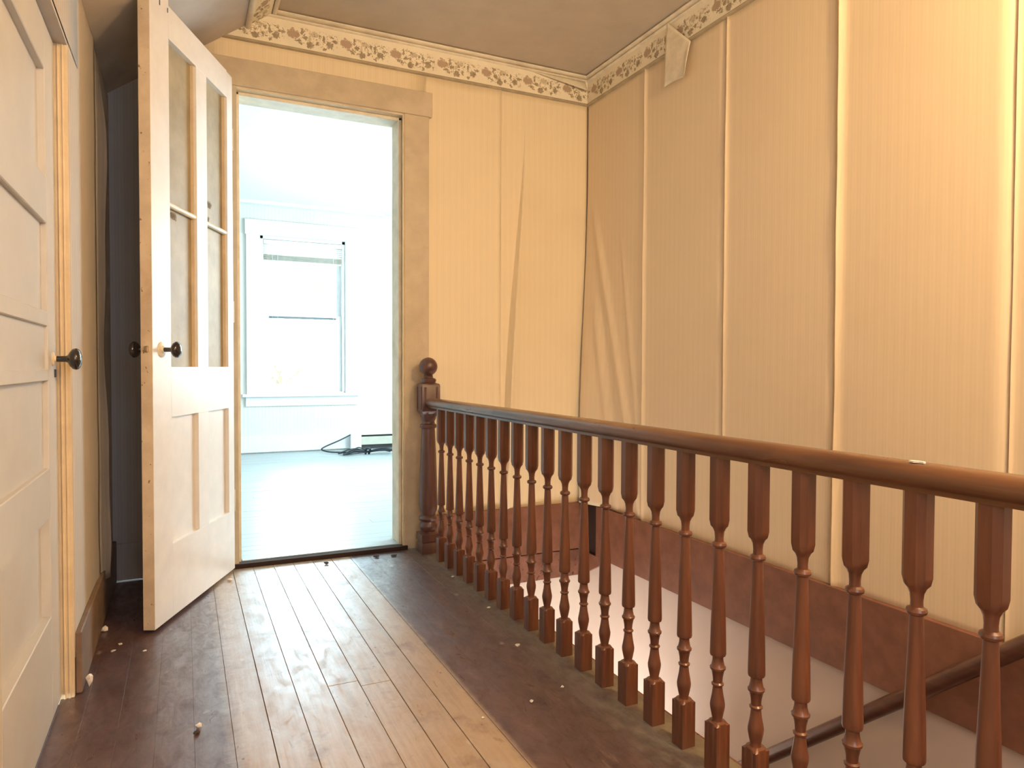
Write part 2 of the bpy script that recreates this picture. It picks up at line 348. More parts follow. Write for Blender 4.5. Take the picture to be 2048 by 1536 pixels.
# key planes
YB = 3.207      # back wall face
XR = 1.963      # right wall face
XL = -0.266     # left wall face
HC = 2.42       # hall ceiling
RF = 0.022      # back room floor
YW = 7.101      # back room window wall
Y0 = -0.9       # rear end of the hall behind the camera
def slope_z(x): return 1.955+(x-XL)*(HC-1.955)/(0.375-XL)

# ------------------------------------------------------------- hall shell
bm = bmesh.new()
bm_box(bm, -0.42, XL-0.005, 2.125, 3.30, -0.02, 1.99)
bm_box(bm, -0.42, XL-0.005, Y0, 2.125, 1.70, 1.99)
bm_box(bm, -0.42, XL-0.005, Y0, 1.36, -0.02, 1.70)
wl = struct(obj('wall_left', bm, M['paper_left']), 'left hall wall with pale striped wallpaper beside the closed cream door', 'wall')
def left_paper(y0, y1, z0, z1, lift):
    def fn(a, c):
        y = y0+(y1-y0)*a; z = z0+(z1-z0)*c
        return (XL+0.001+lift(y, z), y, z)
    return sheet('wallpaper_strip', M['paper_left'], fn, 16, 40, wl, thick=0.0006)
left_paper(2.126, 2.70, 0.10, 1.95, lambda y, z: 0.004*max(0, wob(z, 1))*sstep(2.45, 2.70, y)+.004*sstep(2.62, 2.70, y))
left_paper(Y0, 2.30, 1.705, 1.95, lambda y, z: 0.002)
left_paper(2.70, 3.20, 0.15, 1.94, lambda y, z: 0.001)
pl = sheet('wallpaper_strip', M['paper_left'], lambda a, c: (XL+0.003+(0.026+0.012*wob(.13+1.8*c, 2.2, .8)*sstep(0, .06, c)*sstep(1, .9, c))*a**1.6*sstep(1.03, 0.86, c), 2.690+0.10*a, 0.13+1.80*c), 14, 50, wl, thick=0.0006)
pl['label'] = 'peeling strip of wallpaper curling off at the corner'
bm = bmesh.new()
bm_box(bm, -0.42, 0.19, YB, 3.335, -0.02, 2.60)
bm_box(bm, 0.19, 0.965, YB, 3.335, 2.07, 2.60)
bm_box(bm, 0.965, 2.10, YB, 3.335, -2.7, 2.60)
wb = struct(obj('wall_back', bm, M['plaster']), 'end wall of the hall with the open doorway', 'wall')
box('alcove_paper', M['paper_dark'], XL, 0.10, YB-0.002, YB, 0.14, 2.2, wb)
# back wallpaper, fold
def back_fn(x0, x1, z0, z1, d):
    def fn(a, c):
        x = x0+(x1-x0)*a; z = z0+(z1-z0)*c
        return (x, YB-0.0025-d(x, z), z)
    return fn
sheet('wallpaper_strip', M['paper_back'], back_fn(1.05, 1.452, 0.13, 2.27, lambda x, z: 0.0015+0.0030*math.exp(-(1.452-x)/.01)+0.001*wob(z, x*9)*sstep(1.1, 1.3, x)), 24, 40, wb, thick=0.0006)
sheet('wallpaper_strip', M['paper_back'], back_fn(0.05, 1.05, 2.16, 2.27, lambda x, z: 0.0015), 8, 4, wb, thick=0.0006)
def fold(x, z):
    t = sstep(2.21, 0.9, z)
    xl = 1.470+0.118*sstep(0.15, 2.25, z)**1.6
    w = 0.003+0.012*t; h = 0.052*t**0.8*(0.35+0.65*sstep(0.13, 0.5, z))
    if x < xl: return 0.0035*sstep(2.2, 1.9, z)*math.exp(-(x-1.452)/.02)
    if x < xl+w: return h*((x-xl)/w)**1.2
    return h*math.exp(-(x-xl-w)/0.09)
def fold_fn(a, c):
    z = 0.13+2.14*c; xl = 1.470+0.118*sstep(0.15, 2.25, z)**1.6; t = sstep(2.21, 0.9, z); w = 0.003+0.012*t
    # columns concentrate on the fold
    ks = [0, .25, .3, .34, .38, .42, .5, .6, .75, 1]
    xs = [1.452, xl-0.001, xl+0.002, xl+w*.35, xl+w*.7, xl+w, xl+w+.03, xl+w+.08, xl+w+.2, 1.957]
    for i in range(9):
        if ks[i] <= a <= ks[i+1]:
            x = xs[i]+(xs[i+1]-xs[i])*(a-ks[i])/(ks[i+1]-ks[i]); break
    return (x, YB-0.004-fold(x, z)-0.0012*wob(z, x*11)*sstep(1.6, 1.7, x), z)
sheet('wallpaper_strip', M['paper_back'], fold_fn, 60, 60, wb, thick=0.0006)
# right wall
wr = struct(box('wall_right', M['stair_wall'], XR, 2.10, Y0, 3.30, -2.7, 2.60), 'long right wall with loose striped wallpaper above the stairwell', 'wall')
box('paper_gap_sheet', M['gap_shade'], XR-0.002, XR, 3.10, YB, 0.14, 2.26, wr)  # dark brown sheet puts the shade behind the lifted paper into colour
def right_strip(y0, y1, lift, seed, bulge=None, nu=26, nv=60, z0=0.13):
    def fn(a, c):
        aa = 1-(1-a)**2.6; y = y0+(y1-y0)*aa; z = z0+(2.27-z0)*c
        d = 0.0015+lift*(0.85+0.25*wob(z, seed))*math.exp(-((y1-y)/(0.003+lift*.5))**1.4)
        if bulge: d += bulge(y, z)
        return (XR-0.001-max(0.0005, d), y, z)
    return sheet('wallpaper_strip', M['paper_right'], fn, nu, nv, wr, thick=0.0006)
right_strip(0.55, 1.078, 0.006, 1.0)
right_strip(1.078, 1.616, 0.016, 2.0)
right_strip(1.616, 2.146, 0.009, 3.1)
def b3(y, z): return 0.010*math.exp(-((y-2.60+0.04*wob(z, .7))/.05)**2)*0.0
right_strip(2.146, 2.685, 0.012, 4.4)
def ridge(y, z, p0, p1, w, h, fade=0.15):
    (a0, c0), (a1, c1) = p0, p1
    t = (c0-z)/(c0-c1); yy = a0+(a1-a0)*t
    e = sstep(-0.02, 0.25, t)*sstep(1.08, 0.9, t)
    return h*e*math.exp(-((y-yy)/w)**2)
def corner_bulge(y, z):
    pull = 0.055*sstep(1.98, 0.45, z)**1.1*math.exp(-((3.197-y)/0.14)**2)
    return (pull+ridge(y, z, (3.16, 1.80), (2.70, 0.15), 0.024, 0.015)+ridge(y, z, (2.92, 1.75), (2.72, 0.5), 0.02, 0.006)
            + ridge(y, z, (3.12, 1.3), (2.90, 0.15), 0.03, 0.012)+0.004*math.sin(z*2.6+.5)*sstep(2.75, 2.9, y)*sstep(3.19, 3.05, y))
def cor_fn(a, c):
    y = 2.685+(3.197-2.685)*a; z = 0.15+2.12*c
    pull = sstep(1.98, 0.45, z)
    return (XR-0.0025-max(0, corner_bulge(y, z)), y-0.02*pull*a, z)
sheet('wallpaper_strip', M['paper_right'], cor_fn, 60, 80, wr, thick=0.0006)['label'] = 'loose wrinkled strip pulled away from the corner'
# wall below hall floor on the left side of the stairwell, lower floor, rear slab
tag(box('wall_stairwell', M['stair_wall'], 1.04, 1.08, 0.2, 3.207, -2.7, -0.03), 'plaster wall under the floor edge of the stairwell', 'wall', kind='structure')
tag(box('floor_lower', M['tread'], 1.04, 2.1, Y0, 3.25, -2.75, -2.62), 'lower floor at the foot of the stairs', 'floor', kind='structure')
tag(box('floor_landing', M['tread'], 1.10, XR, Y0, 0.27, -0.2, 0.0), 'floor at the head of the stairs', 'floor', kind='structure')
struct(box('wall_rear', M['plaster'], -0.42, 2.1, Y0-.12, Y0, -2.7, 2.6), 'rear wall of the hall behind the viewer', 'wall')
# ceilings
cl = struct(box('ceiling', M['ceil'], 0.30, 2.1, Y0, 3.30, HC, HC+0.06), 'flat grey brown hall ceiling', 'ceiling')
bm = bmesh.new(); bm_prism(bm, [(XL-0.14, slope_z(XL-0.14)), (0.375, HC), (0.375, HC+0.08), (XL-0.14, slope_z(XL-0.14)+.10)], 1, Y0, YB)
struct(obj('ceiling_sloped', bm, M['slope']), 'sloped grey ceiling rising above the closed door', 'ceiling')
# hall floor
fl = struct(box('floor', M['dark'], XL-0.2, 1.09, Y0, 3.185, -0.20, -0.016), 'hall floor of worn narrow boards between painted edges', 'floor')
edges = [0.0995+0.083*i for i in range(-5, 12)]
joints = {0.431: 1.865, 0.348: 1.90, 0.182: 1.15}
for i, x0 in enumerate(edges):
    x1 = x0+0.083
    if i == 0: x0 = XL-0.03
    if i == len(edges)-1: x1 = 1.098
    gap = 0.0006
    if 0.15 < x0 < 0.55: gap = [.0003, .0010, .0004, .0014, .0007, .0002, .0009][i % 7]
    ys = [Y0, 3.172]
    for k, v in joints.items():
        if abs(x0-k) < 0.01: ys = [Y0, v, 3.172]
    if len(ys) == 2 and not (0.09 < x0 < 0.66): ys = [Y0, 0.3+random.random()*2.3, 3.172]
    for a, b_ in zip(ys, ys[1:]):
        g2 = 0.0006 if 0.09 < x0 < 0.66 else 0.00005
        if not (0.09 < x0 < 0.66): gap = 0.00012
        bm = bmesh.new(); dz = random.uniform(-0.0006, 0.0)
        bm_box(bm, x0+gap, x1-gap, a+g2, b_-g2, -0.016, dz, 0.0007 if 0.09 < x0 < 0.66 else 0.00025)
        obj('floorboard', bm, M['floor'], fl)
# stairwell edge: fascia under floor edge
box('nosing', M['brown_rough'], 1.091, 1.104, 0.27, 3.19, -0.16, -0.001, fl)
# joint and riser at threshold, shade put in as near-black colour
tag(box('trim_threshold', M['dark'], 0.19, 0.96, 3.176, 3.215, -0.05, RF-0.004), 'gap and riser under the doorway, shade put into the dark colour', 'threshold', kind='structure')
# skirtings
bb = empty('baseboard_back', (1.5, YB, 0)); struct(bb, 'dark brown skirting and fascia across the end of the stairwell', 'skirting')
def at(o, root): o.parent = root; o.matrix_parent_inverse = Matrix.Translation(root.location).inverted(); return o
at(box('skirting_board', M['brown'], 1.074, 1.935, YB-0.022, YB, -0.100, 0.148, bev=0.002), bb)
at(box('fascia_board', M['brown_rough'], 1.09, 1.92, YB-0.018, YB, -0.245, -0.106, bev=0.002), bb)
at(box('recess_shade', M['dark'], 1.935, XR, YB-0.006, YB, -0.12, 0.148), bb)  # dark slab stands in for the shade of a corner recess
br_ = empty('baseboard_right', (XR, 1.5, 0)); struct(br_, 'long red brown skirting board along the right wall', 'skirting')
at(box('skirting_board', M['brown'], XR-0.022, XR, -0.2, 3.065, -0.120, 0.146, bev=0.002), br_)
at(box('recess_shade_side', M['dark'], XR-0.008, XR, 3.065, YB, -0.12, 0.15), br_)  # second dark slab, recess shade on the right wall side
bm = bmesh.new(); bm_prism(bm, [(YB, -0.12), (2.955, -0.12), (YB, -0.25)], 0, XR-0.018, XR); at(obj('corner_wedge', bm, M['brown']), br_)
struct(box('baseboard_left', M['brown_left'], XL, XL+0.016, 2.135, 3.19, 0, 0.165, bev=0.003), 'scuffed brown skirting between the closed door and the corner', 'skirting')
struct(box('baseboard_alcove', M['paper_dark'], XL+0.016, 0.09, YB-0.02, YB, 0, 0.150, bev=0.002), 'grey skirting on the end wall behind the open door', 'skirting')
# ------------------------------------------------------------- border and mouldings
def border(name, fn, length, sfn, label, nseg=1):
    o = sheet(name, M['border'], fn, nseg, 1, None, uv=sfn); return o
t1 = empty('trim_1', (1.0, YB, 2.3)); struct(t1, 'floral paper border and mouldings along the top of the end wall', 'border')
zb0, zb1 = 2.276, 2.388
def f(a, c):
    z = zb0+(zb1-zb0)*c; xl = XL+(z-1.955)/(HC-1.955)*(0.375-XL); return (xl+(XR-xl)*a, YB-0.006, z)
at(sheet('floral_border', M['border'], f, 24, 1, uv=lambda a, c: ((XL+(zb0+(zb1-zb0)*c-1.955)/(HC-1.955)*(0.375-XL))*(1-a)+XR*a-0.420, c)), t1)
def bead_x(name, z0, z1, prot, mat):
    xl = lambda z: XL+(z-1.955)/(HC-1.955)*(0.375-XL)
    bm = bmesh.new(); n = 8; A = []; B = []
    for k in range(n+1):
        t = k/n; z = z0+(z1-z0)*t; y = YB-0.003-prot*math.sin(math.pi*min(1, max(0, t)))**0.6
        A.append(bm.verts.new((xl(z), y, z))); B.append(bm.verts.new((XR, y, z)))
    for k in range(n): bm.faces.new([A[k], B[k], B[k+1], A[k+1]])
    return at(obj(name, bm, mat, smooth=50), t1)
bead_x('picture_bead', 2.260, 2.277, 0.012, M['bead']); bead_x('crown_bead', 2.386, 2.400, 0.014, M['moulding']); bead_x('crown_fillet', 2.400, 2.421, 0.026, M['moulding'])
t2 = empty('trim_2', (XR, 1.5, 2.3)); struct(t2, 'floral paper border and mouldings along the top of the right wall', 'border')
def f(a, c): return (XR-0.006, 0.2+(YB-0.2)*a, zb0+(zb1-zb0)*c)
at(sheet('floral_border', M['border'], f, 24, 1, uv=lambda a, c: (-(0.2+(YB-0.2)*a)+0.16, c)), t2)
def bead_y(name, z0, z1, prot, mat, xw=XR, y0=0.2, y1=YB, root=t2, sgn=-1):
    bm = bmesh.new(); n = 8; A = []; B = []
    for k in range(n+1):
        t = k/n; z = z0+(z1-z0)*t; x = xw+sgn*(0.003+prot*math.sin(math.pi*t)**0.6)
        A.append(bm.verts.new((x, y0, z))); B.append(bm.verts.new((x, y1, z)))
    for k in range(n): bm.faces.new([A[k], B[k], B[k+1], A[k+1]])
    return at(obj(name, bm, mat, smooth=50), root)
bead_y('picture_bead', 2.260, 2.277, 0.012, M['bead']); bead_y('crown_bead', 2.386, 2.400, 0.014, M['moulding']); bead_y('crown_fillet', 2.400, 2.421, 0.026, M['moulding'])
# hanging flap of border paper
def flap(a, c):
    y = 2.515-(2.515-2.355)*a
    top = 2.400-(2.400-2.252)*a; bot = 2.112+0.004*math.sin(a*5.0)
    z = bot+(top-bot)*c
    d = 0.024+0.006*(1-c)+0.018*sstep(0.80, 1.0, a)*(1-c)
    return (XR-d*(1-0.35*c**3), y, z)
lf = at(sheet('loose_border_flap', M['moulding'], flap, 16, 14, thick=0.0008), t2); lf['label'] = 'torn border paper hanging down, blank side out'
# loose paper edge on back border near corner
def loose(a, c):
    x = 1.62+0.32*a; z = 2.386-0.052*a*c; return (x, YB-0.010-0.022*a*c*1.0-0.002, z)
at(sheet('lifted_border_edge', M['moulding'], loose, 10, 4, thick=0.0008), t1)
# slope side border
t3 = empty('trim_3', (0.3, 1.5, 2.37)); struct(t3, 'floral border strip with rolled bead down the edge of the sloped ceiling', 'border')
sn = Vector((HC-1.955, 0, -(0.375-XL))).normalized()   # pointing down out of the slope
def sp(x, y, o): return (x+sn.x*o, y, slope_z(x)+sn.z*o)
def f(a, c):
    return sp(0.265+0.085*c, Y0+(YB-Y0)*a, 0.006)
at(sheet('floral_border', M['border'], f, 8, 1, uv=lambda a, c: ((YB-Y0)*a, c)), t3)
bm = bmesh.new(); bm_tube(bm, [sp(0.256, Y0, 0.008), sp(0.256, YB-0.004, 0.008)], 0.013, 12); at(obj('rolled_bead', bm, M['moulding'], smooth=50), t3)
bm = bmesh.new(); bm_tube(bm, [sp(0.362, Y0, 0.008), sp(0.362, YB-0.004, 0.008)], 0.011, 12); at(obj('crown_bead', bm, M['moulding'], smooth=50), t3)

# ------------------------------------------------------------- doorway casing
t4 = empty('trim_4', (0.57, 3.19, 0)); struct(t4, 'wide tan painted casing around the open doorway', 'door casing')
at(box('side_casing', M['casing'], 0.947, 1.068, YB-0.020, YB, 0, 2.063, bev=0.002), t4)
at(box('side_casing', M['casing'], 0.090, 0.211, YB-0.020, YB, 0, 2.063, bev=0.002), t4)
at(box('head_casing', M['casing'], 0.075, 1.083, YB-0.024, YB, 2.063, 2.178, bev=0.002), t4)
at(box('jamb', M['jamb'], 0.947, 0.966, YB-0.012, 3.345, 0.0, 2.06), t4)
at(box('jamb', M['jamb'], 0.190, 0.210, YB-0.012, 3.345, 0.0, 2.06), t4)
at(box('head_jamb', M['jamb'], 0.190, 0.966, YB-0.012, 3.345, 2.055, 2.07), t4)
at(box('door_stop', M['moulding'], 0.930, 0.948, 3.232, 3.345, RF-.02, 2.055, bev=0.003), t4)
at(box('door_stop', M['moulding'], 0.209, 0.224, 3.232, 3.345, RF-.02, 2.055, bev=0.003), t4)
at(box('door_stop', M['moulding'], 0.209, 0.948, 3.232, 3.345, 2.040, 2.056, bev=0.003), t4)
bm = bmesh.new(); bm_box(bm, 0.939, 0.949, YB-0.017, YB-0.006, 0.0, 2.055, 0.003); at(obj('bead_strip', bm, M['jamb']), t4)

# ------------------------------------------------------------- open door (door_2)
ang = math.atan2(-0.9149, -0.4036)
d2o = empty('door_2', (0.191, 3.147, 0.0), ang); struct(d2o, 'white paint-worn door standing open, two tall glass lights above two panels', 'door')
TH = 0.038
def dbox(name, a, b_, z0, z1, mat=None, y0=-TH, y1=0.0, bev=0.0005, ragged=False):
    return box(name, mat or M['white_door'], a, b_, y0, y1, z0, z1, d2o, bev)
dbox('stile', 0.0, 0.058, 0.012, 2.078); 
bm = bmesh.new(); bm_box(bm, 0.567, 0.696, -TH, 0, 0.012, 2.10, 0.0008)
st = obj('stile', bm, [M['white_door'], M['door_edge']], d2o)
for p in st.data.polygons:
    if p.normal.x > 0.9: p.material_index = 1
dbox('rail', 0.058, 0.567, 1.973, 2.082); dbox('rail', 0.058, 0.567, 0.697, 0.868); dbox('rail', 0.058, 0.567, 0.012, 0.262)
dbox('mullion', 0.260, 0.352, 0.868, 1.973); dbox('mullion', 0.262, 0.352, 0.262, 0.697)
for a, b_ in ((0.058, 0.260), (0.352, 0.567)):
    for z0, z1 in ((0.868, 1.414), (1.427, 1.973)):
        dbox('glass_pane', a, b_, z0, z1, M['frost'], -0.024, -0.020, 0.0)
    bm = bmesh.new(); bm_tube(bm, [(a-.002, -0.011, 1.420), (b_+.002, -0.011, 1.420)], 0.0095, 12); obj('muntin', bm, M['rod'], d2o, 50)
    dbox('panel', a, b_, 0.262, 0.697, None, -0.028, -0.014, 0.0)
    # glazing beads
    bm = bmesh.new(); bm_box(bm, a, a+0.006, -0.020, -0.010, 0.868, 1.973); bm_box(bm, b_-0.006, b_, -0.020, -0.010, 0.868, 1.973); obj('glazing_bead', bm, M['jamb'], d2o)
    # shreds of old tape left on the glass
    bm = bmesh.new(); rnd = random.Random(int(a*100)+3)
    for q in range(3 if a > .3 else 4):
        cx = a+(0.15 if a > .3 else 0.165)+rnd.uniform(-.045, .03); cz = 1.392+rnd.uniform(-.008, .008) if a > .3 else 1.455+rnd.uniform(-.02, .05); n = 9
        vs = []
        for k in range(n):
            t = 2*math.pi*k/n; r = rnd.uniform(.008, .022)
            vs.append((cx+math.cos(t)*r*1.5, cz+math.sin(t)*r*.9))
        A = [bm.verts.new((p[0], -0.0185, p[1])) for p in vs]; B = [bm.verts.new((p[0], -0.0198, p[1])) for p in vs]
        bm.faces.new(A); bm.faces.new(B[::-1])
        for k in range(n): bm.faces.new([A[k], B[k], B[(k+1) % n], A[(k+1) % n]])
    obj('tape_remnant', bm, M['tape'], d2o)
def knob_bm(sign=1):
    bm = bmesh.new(); prof = [(0.0, .0075), (.012, .0075), (.026, .0078), (.030, .011), (.034, .019), (.040, .0255), (.047, .0275), (.053, .0245), (.057, .018), (.0595, .008), (.060, .001)]
    rings = [[(math.cos(2*math.pi*k/24)*r, sign*y, math.sin(2*math.pi*k/24)*r) for k in range(24)] for y, r in prof]; bm_rings(bm, rings); return bm
def rosette_bm(sign=1, r0=.026):
    bm = bmesh.new(); prof = [(0, r0), (.002, r0), (.004, r0*.85), (.005, r0*.5), (.010, r0*.42)]
    bm_rings(bm, [[(math.cos(2*math.pi*k/24)*r, sign*y, math.sin(2*math.pi*k/24)*r) for k in range(24)] for y, r in prof]); return bm
for sgn, yy in ((1, 0.0), (-1, -TH)):
    ro = obj('rosette', rosette_bm(sgn), M['brass'] if sgn < 0 else M['rod'], d2o, 40, (0.636, yy, 0.925))
    kn = obj('knob', knob_bm(sgn), M['porcelain'], d2o, 60, (0.636, yy+sgn*0.004, 0.925)); kn['label'] = 'black porcelain knob'
bm = bmesh.new(); bm_box(bm, 0.6955, 0.6975, -0.030, -0.008, 0.86, 0.98); obj('latch_plate', bm, M['door_edge'], d2o)
bm = bmesh.new(); bm_box(bm, 0.697, 0.705, -0.024, -0.012, 0.915, 0.935, .002); obj('latch_bolt', bm, M['brass'], d2o)
for z in (0.30, 1.10, 1.82):
    bm = bmesh.new(); bm_tube(bm, [(-0.004, -0.004, z-.045), (-0.004, -0.004, z+.045)], 0.006, 10); bm_box(bm, -0.001, 0.0, -.03, 0, z-.045, z+.045); obj('hinge', bm, M['rod'], d2o, 50)
bm = bmesh.new(); bm_tube(bm, [(0.63, 0.0015, 2.052), (0.63, 0.0015, 2.074)], .0015, 6); bm_tube(bm, [(0.575, 0.0015, 2.055), (0.575, 0.0015, 2.07)], .0012, 6); obj('nail', bm, M['steel'], d2o)

# ------------------------------------------------------------- closed door (door_1)
XD = -0.293
d1 = empty('door_1', (XD, 2.11, 0)); struct(d1, 'closed cream five-panel door with a black knob on the left wall', 'door')
ya, yb, zt = 1.36, 2.107, 1.690
def cbox(name, y0, y1, z0, z1, x0=XD-0.035, x1=XD, bev=0.002, mat=None): return at(box(name, mat or M['cream'], x0, x1, y0, y1, z0, z1, bev=bev), d1)
pr, plf = 1.975, 1.47
cbox('stile', pr, yb, 0.012, zt); cbox('stile', ya, plf, 0.012, zt)
pan = [(0.265, 0.505, .020), (0.625, 0.835, .012), (0.862, 0.965, .007), (1.000, 1.210, .012), (1.320, 1.575, .016)]
zz = 0.012
for z0, z1, dep in pan:
    cbox('rail', plf, pr, zz, z0); cbox('panel', plf-.004, pr+.004, z0-.004, z1+.004, XD-0.03, XD-dep, 0)
    zz = z1
cbox('rail', plf, pr, zz, zt)
kb = obj('knob', knob_bm(1), M['porcelain'], None, 60, (XD+0.003, 2.035, 0.888)); kb.rotation_euler = (0, 0, -math.pi/2); kb.parent = d1; kb.matrix_parent_inverse = Matrix.Translation(d1.location).inverted(); kb['label'] = 'black porcelain knob'
rs = obj('rosette', rosette_bm(1, .017), M['jamb'], None, 40, (XD, 2.035, 0.888)); rs.rotation_euler = (0, 0, -math.pi/2); rs.parent = d1; rs.matrix_parent_inverse = Matrix.Translation(d1.location).inverted()
bm = bmesh.new(); bm_box(bm, XD, XD+.004, 2.060, 2.072, .842, .862, .001); at(obj('keyhole', bm, M['steel']), d1)
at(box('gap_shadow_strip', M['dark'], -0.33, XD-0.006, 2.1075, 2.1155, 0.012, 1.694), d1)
# jamb
t5 = empty('trim_5', (XL, 2.12, 0)); struct(t5, 'yellowed jamb and head lining around the closed cream door', 'door casing')
bm = bmesh.new(); bm_box(bm, -0.33, XL+.001, 2.116, 2.130, 0.0, 1.70, 0.001); at(obj('side_jamb', bm, M['jamb']), t5)
for xx in (-0.286, -0.2755):
    bm = bmesh.new(); bm_tube(bm, [(xx, 2.117, 0.0), (xx, 2.117, 1.698)], .0035, 8); at(obj('bead_strip', bm, M['jamb'], smooth=60), t5)
at(box('head_jamb', M['slope'], -0.33, XL+.001, 1.36, 2.116, 1.694, 1.704), t5)

# ------------------------------------------------------------- balustrade
sq_ang = []
for q in range(4): sq_ang += [q*90+a for a in (0, 13, 26.565, 36, 45, 54, 63.435, 77)]
def ring_pts(kind, r, z):
    out = []
    for a in sq_ang:
        t = math.radians(a); c, s = abs(math.cos(t)), abs(math.sin(t))
        if kind == 'c': R_ = r
        elif kind == 's': R_ = r/max(c, s)
        else: R_ = min(r/max(c, s), 1.5*r/(c+s))
        out.append((math.cos(t)*R_, math.sin(t)*R_, z))
    return out
def turned(name, prof, mat, parent, loc):
    bm = bmesh.new(); bm_rings(bm, [ring_pts(k, r, z) for k, r, z in prof]); return obj(name, bm, mat, parent, 32, loc)
S = 0.0185
bal_prof = [('s', S, 0), ('s', S, .103), ('c', S*1.0, .107), ('c', .0115, .109), ('c', .0105, .113), ('c', .0125, .122), ('c', .0155, .137), ('c', .0160, .145), ('c', .0148, .152),
            ('c', .0118, .168), ('c', .0100, .184), ('c', .0128, .187), ('c', .0132, .190), ('c', .0100, .193), ('c', .0108, .204), ('c', .0138, .219), ('c', .0165, .222), ('c', .0168, .226),
            ('c', .0140, .229), ('c', .0118, .240), ('c', .0112, .249), ('c', .0162, .252), ('c', .0172, .256), ('c', .0170, .268), ('c', .0155, .33), ('c', .0130, .40), ('c', .0106, .470), ('c', .0100, .485),
            ('c', .0145, .488), ('c', .0158, .492), ('c', .0145, .496), ('c', .0095, .499), ('c', .0092, .508), ('c', .0105, .520), ('c', .0140, .528), ('o', .0170, .5335), ('o', .0195, .546), ('o', .0195, .690)]
RX = 1.040
bal = empty('stair_balustrade', (RX, 3.10, 0)); tag(bal, 'red brown turned wooden balustrade with a ball-topped newel beside the stairwell', 'balustrade')
first = turned('baluster', bal_prof, M['wood'], bal, (0, 2.927-3.10, 0))
for k in range(-0, 25):
    if k == 0: continue
    c = first.copy(); C.objects.link(c); c.parent = bal; c.location = (0, 2.927-0.1112*k-3.10, 0); c.rotation_euler = (0, 0, random.uniform(-.03, .03)+random.choice([0, math.pi/2, math.pi]))
nw = [('s', .043, 0), ('s', .043, .040), ('s', .040, .046), ('s', .040, .052), ('s', .044, .056), ('s', .044, .090), ('c', .040, .096), ('c', .034, .100), ('c', .037, .106), ('c', .043, .118), ('c', .043, .128), ('c', .036, .140),
      ('c', .034, .146), ('c', .042, .152), ('c', .045, .160), ('c', .042, .168), ('c', .034, .175), ('c', .034, .182), ('c', .041, .198), ('c', .0445, .225), ('c', .0435, .27), ('c', .040, .38), ('c', .035, .50), ('c', .032, .570),
      ('c', .031, .582), ('c', .038, .586), ('c', .040, .594), ('c', .037, .602), ('c', .031, .606), ('c', .030, .616), ('c', .036, .628), ('c', .039, .640), ('s', .036, .652), ('s', .0435, .664), ('s', .0435, .785), ('s', .040, .792),
      ('c', .033, .797), ('c', .036, .803), ('c', .037, .810), ('c', .033, .816), ('c', .024, .819), ('c', .021, .824), ('c', .022, .829)]
nwo = turned('newel_post', nw, M['wood_newel'], bal, (-.004, 0.0, 0))
bm = bmesh.new()
bm_rings(bm, [[(math.cos(2*math.pi*k/28)*r, math.sin(2*math.pi*k/28)*r, z) for k in range(28)] for z, r in [(.826, .018)]+[(.872-.043*math.cos(t), max(.001, .043*math.sin(t))) for t in [math.radians(q) for q in range(30, 180, 12)]]+[(.915, .0008)]])
bf = obj('ball_finial', bm, M['wood_newel'], nwo, 60)
bm = bmesh.new()
for fx, sg in (('y', -1), ('x', -1)):
    for q in (-.028, .028):
        if fx == 'y': bm_box(bm, q-.004, q+.004, -.0465, -.043, .672, .778)
        else: bm_box(bm, -.0465, -.043, q-.004, q+.004, .672, .778)
obj('block_moulding', bm, M['wood_newel'], nwo)
rail_prof = [(-.022, .682), (.022, .682), (.024, .690), (.030, .694), (.034, .701), (.034, .709), (.029, .718), (.018, .7245), (0, .727), (-.018, .7245), (-.029, .718), (-.034, .709), (-.034, .701), (-.030, .694), (-.024, .690)]
for a, b_ in ((3.060, 2.285), (2.2838, -0.05)):
    bm = bmesh.new(); bm_prism(bm, rail_prof, 1, a-3.10, b_-3.10); obj('handrail', bm, M['wood_rail'], bal, 35)
bm = bmesh.new(); rnd = random.Random(4)
pts = [(math.cos(t)*rnd.uniform(.008, .016), math.sin(t)*rnd.uniform(.003, .007)) for t in [k*2*math.pi/9 for k in range(9)]]
bm_prism(bm, [(p[1], p[0]) for p in pts], 2, .7262, .7290)
o = obj('paint_flake', bm, M['chipw'], None, None, (1.030, 0.700, 0)); o['label'] = 'white paint flake lying on top of the wooden handrail'; o['category'] = 'flake'

# ------------------------------------------------------------- wall handrail and stairs
hr = empty('wall_handrail', (1.895, 1.5, -0.22)); tag(hr, 'dark round wooden handrail running down the right stairwell wall', 'handrail')
bm = bmesh.new(); pz = lambda y: -0.696+(2.023-y)*0.856
bm_tube(bm, [(1.895, y, pz(y)) for y in (2.45, 1.6, 0.72)], 0.024, 14); at(obj('rail', bm, M['wood_dark'], smooth=50), hr)
for y in (2.2, 0.85):
    bm = bmesh.new(); bm_tube(bm, [(1.895, y, pz(y)-.02), (1.895, y, pz(y)-.05), (1.93, y, pz(y)-.07), (XR-.001, y, pz(y)-.07)], .006, 8); at(obj('bracket', bm, M['steel'], smooth=50), hr)
stc = empty('staircase', (1.5, 0.3, 0)); tag(stc, 'brown painted wooden stairs going down inside the stairwell', 'stairs', kind='structure')
for i in range(11):
    y = 0.29+0.25*i; z = -0.21*(i+1)
    at(box('tread', M['tread'], 1.082, XR-.001, y-.02, y+.25, z-.03, z, bev=.003), stc); at(box('riser', M['tread'], 1.082, XR-.001, y+.0, y+.018, z, z+.18), stc)

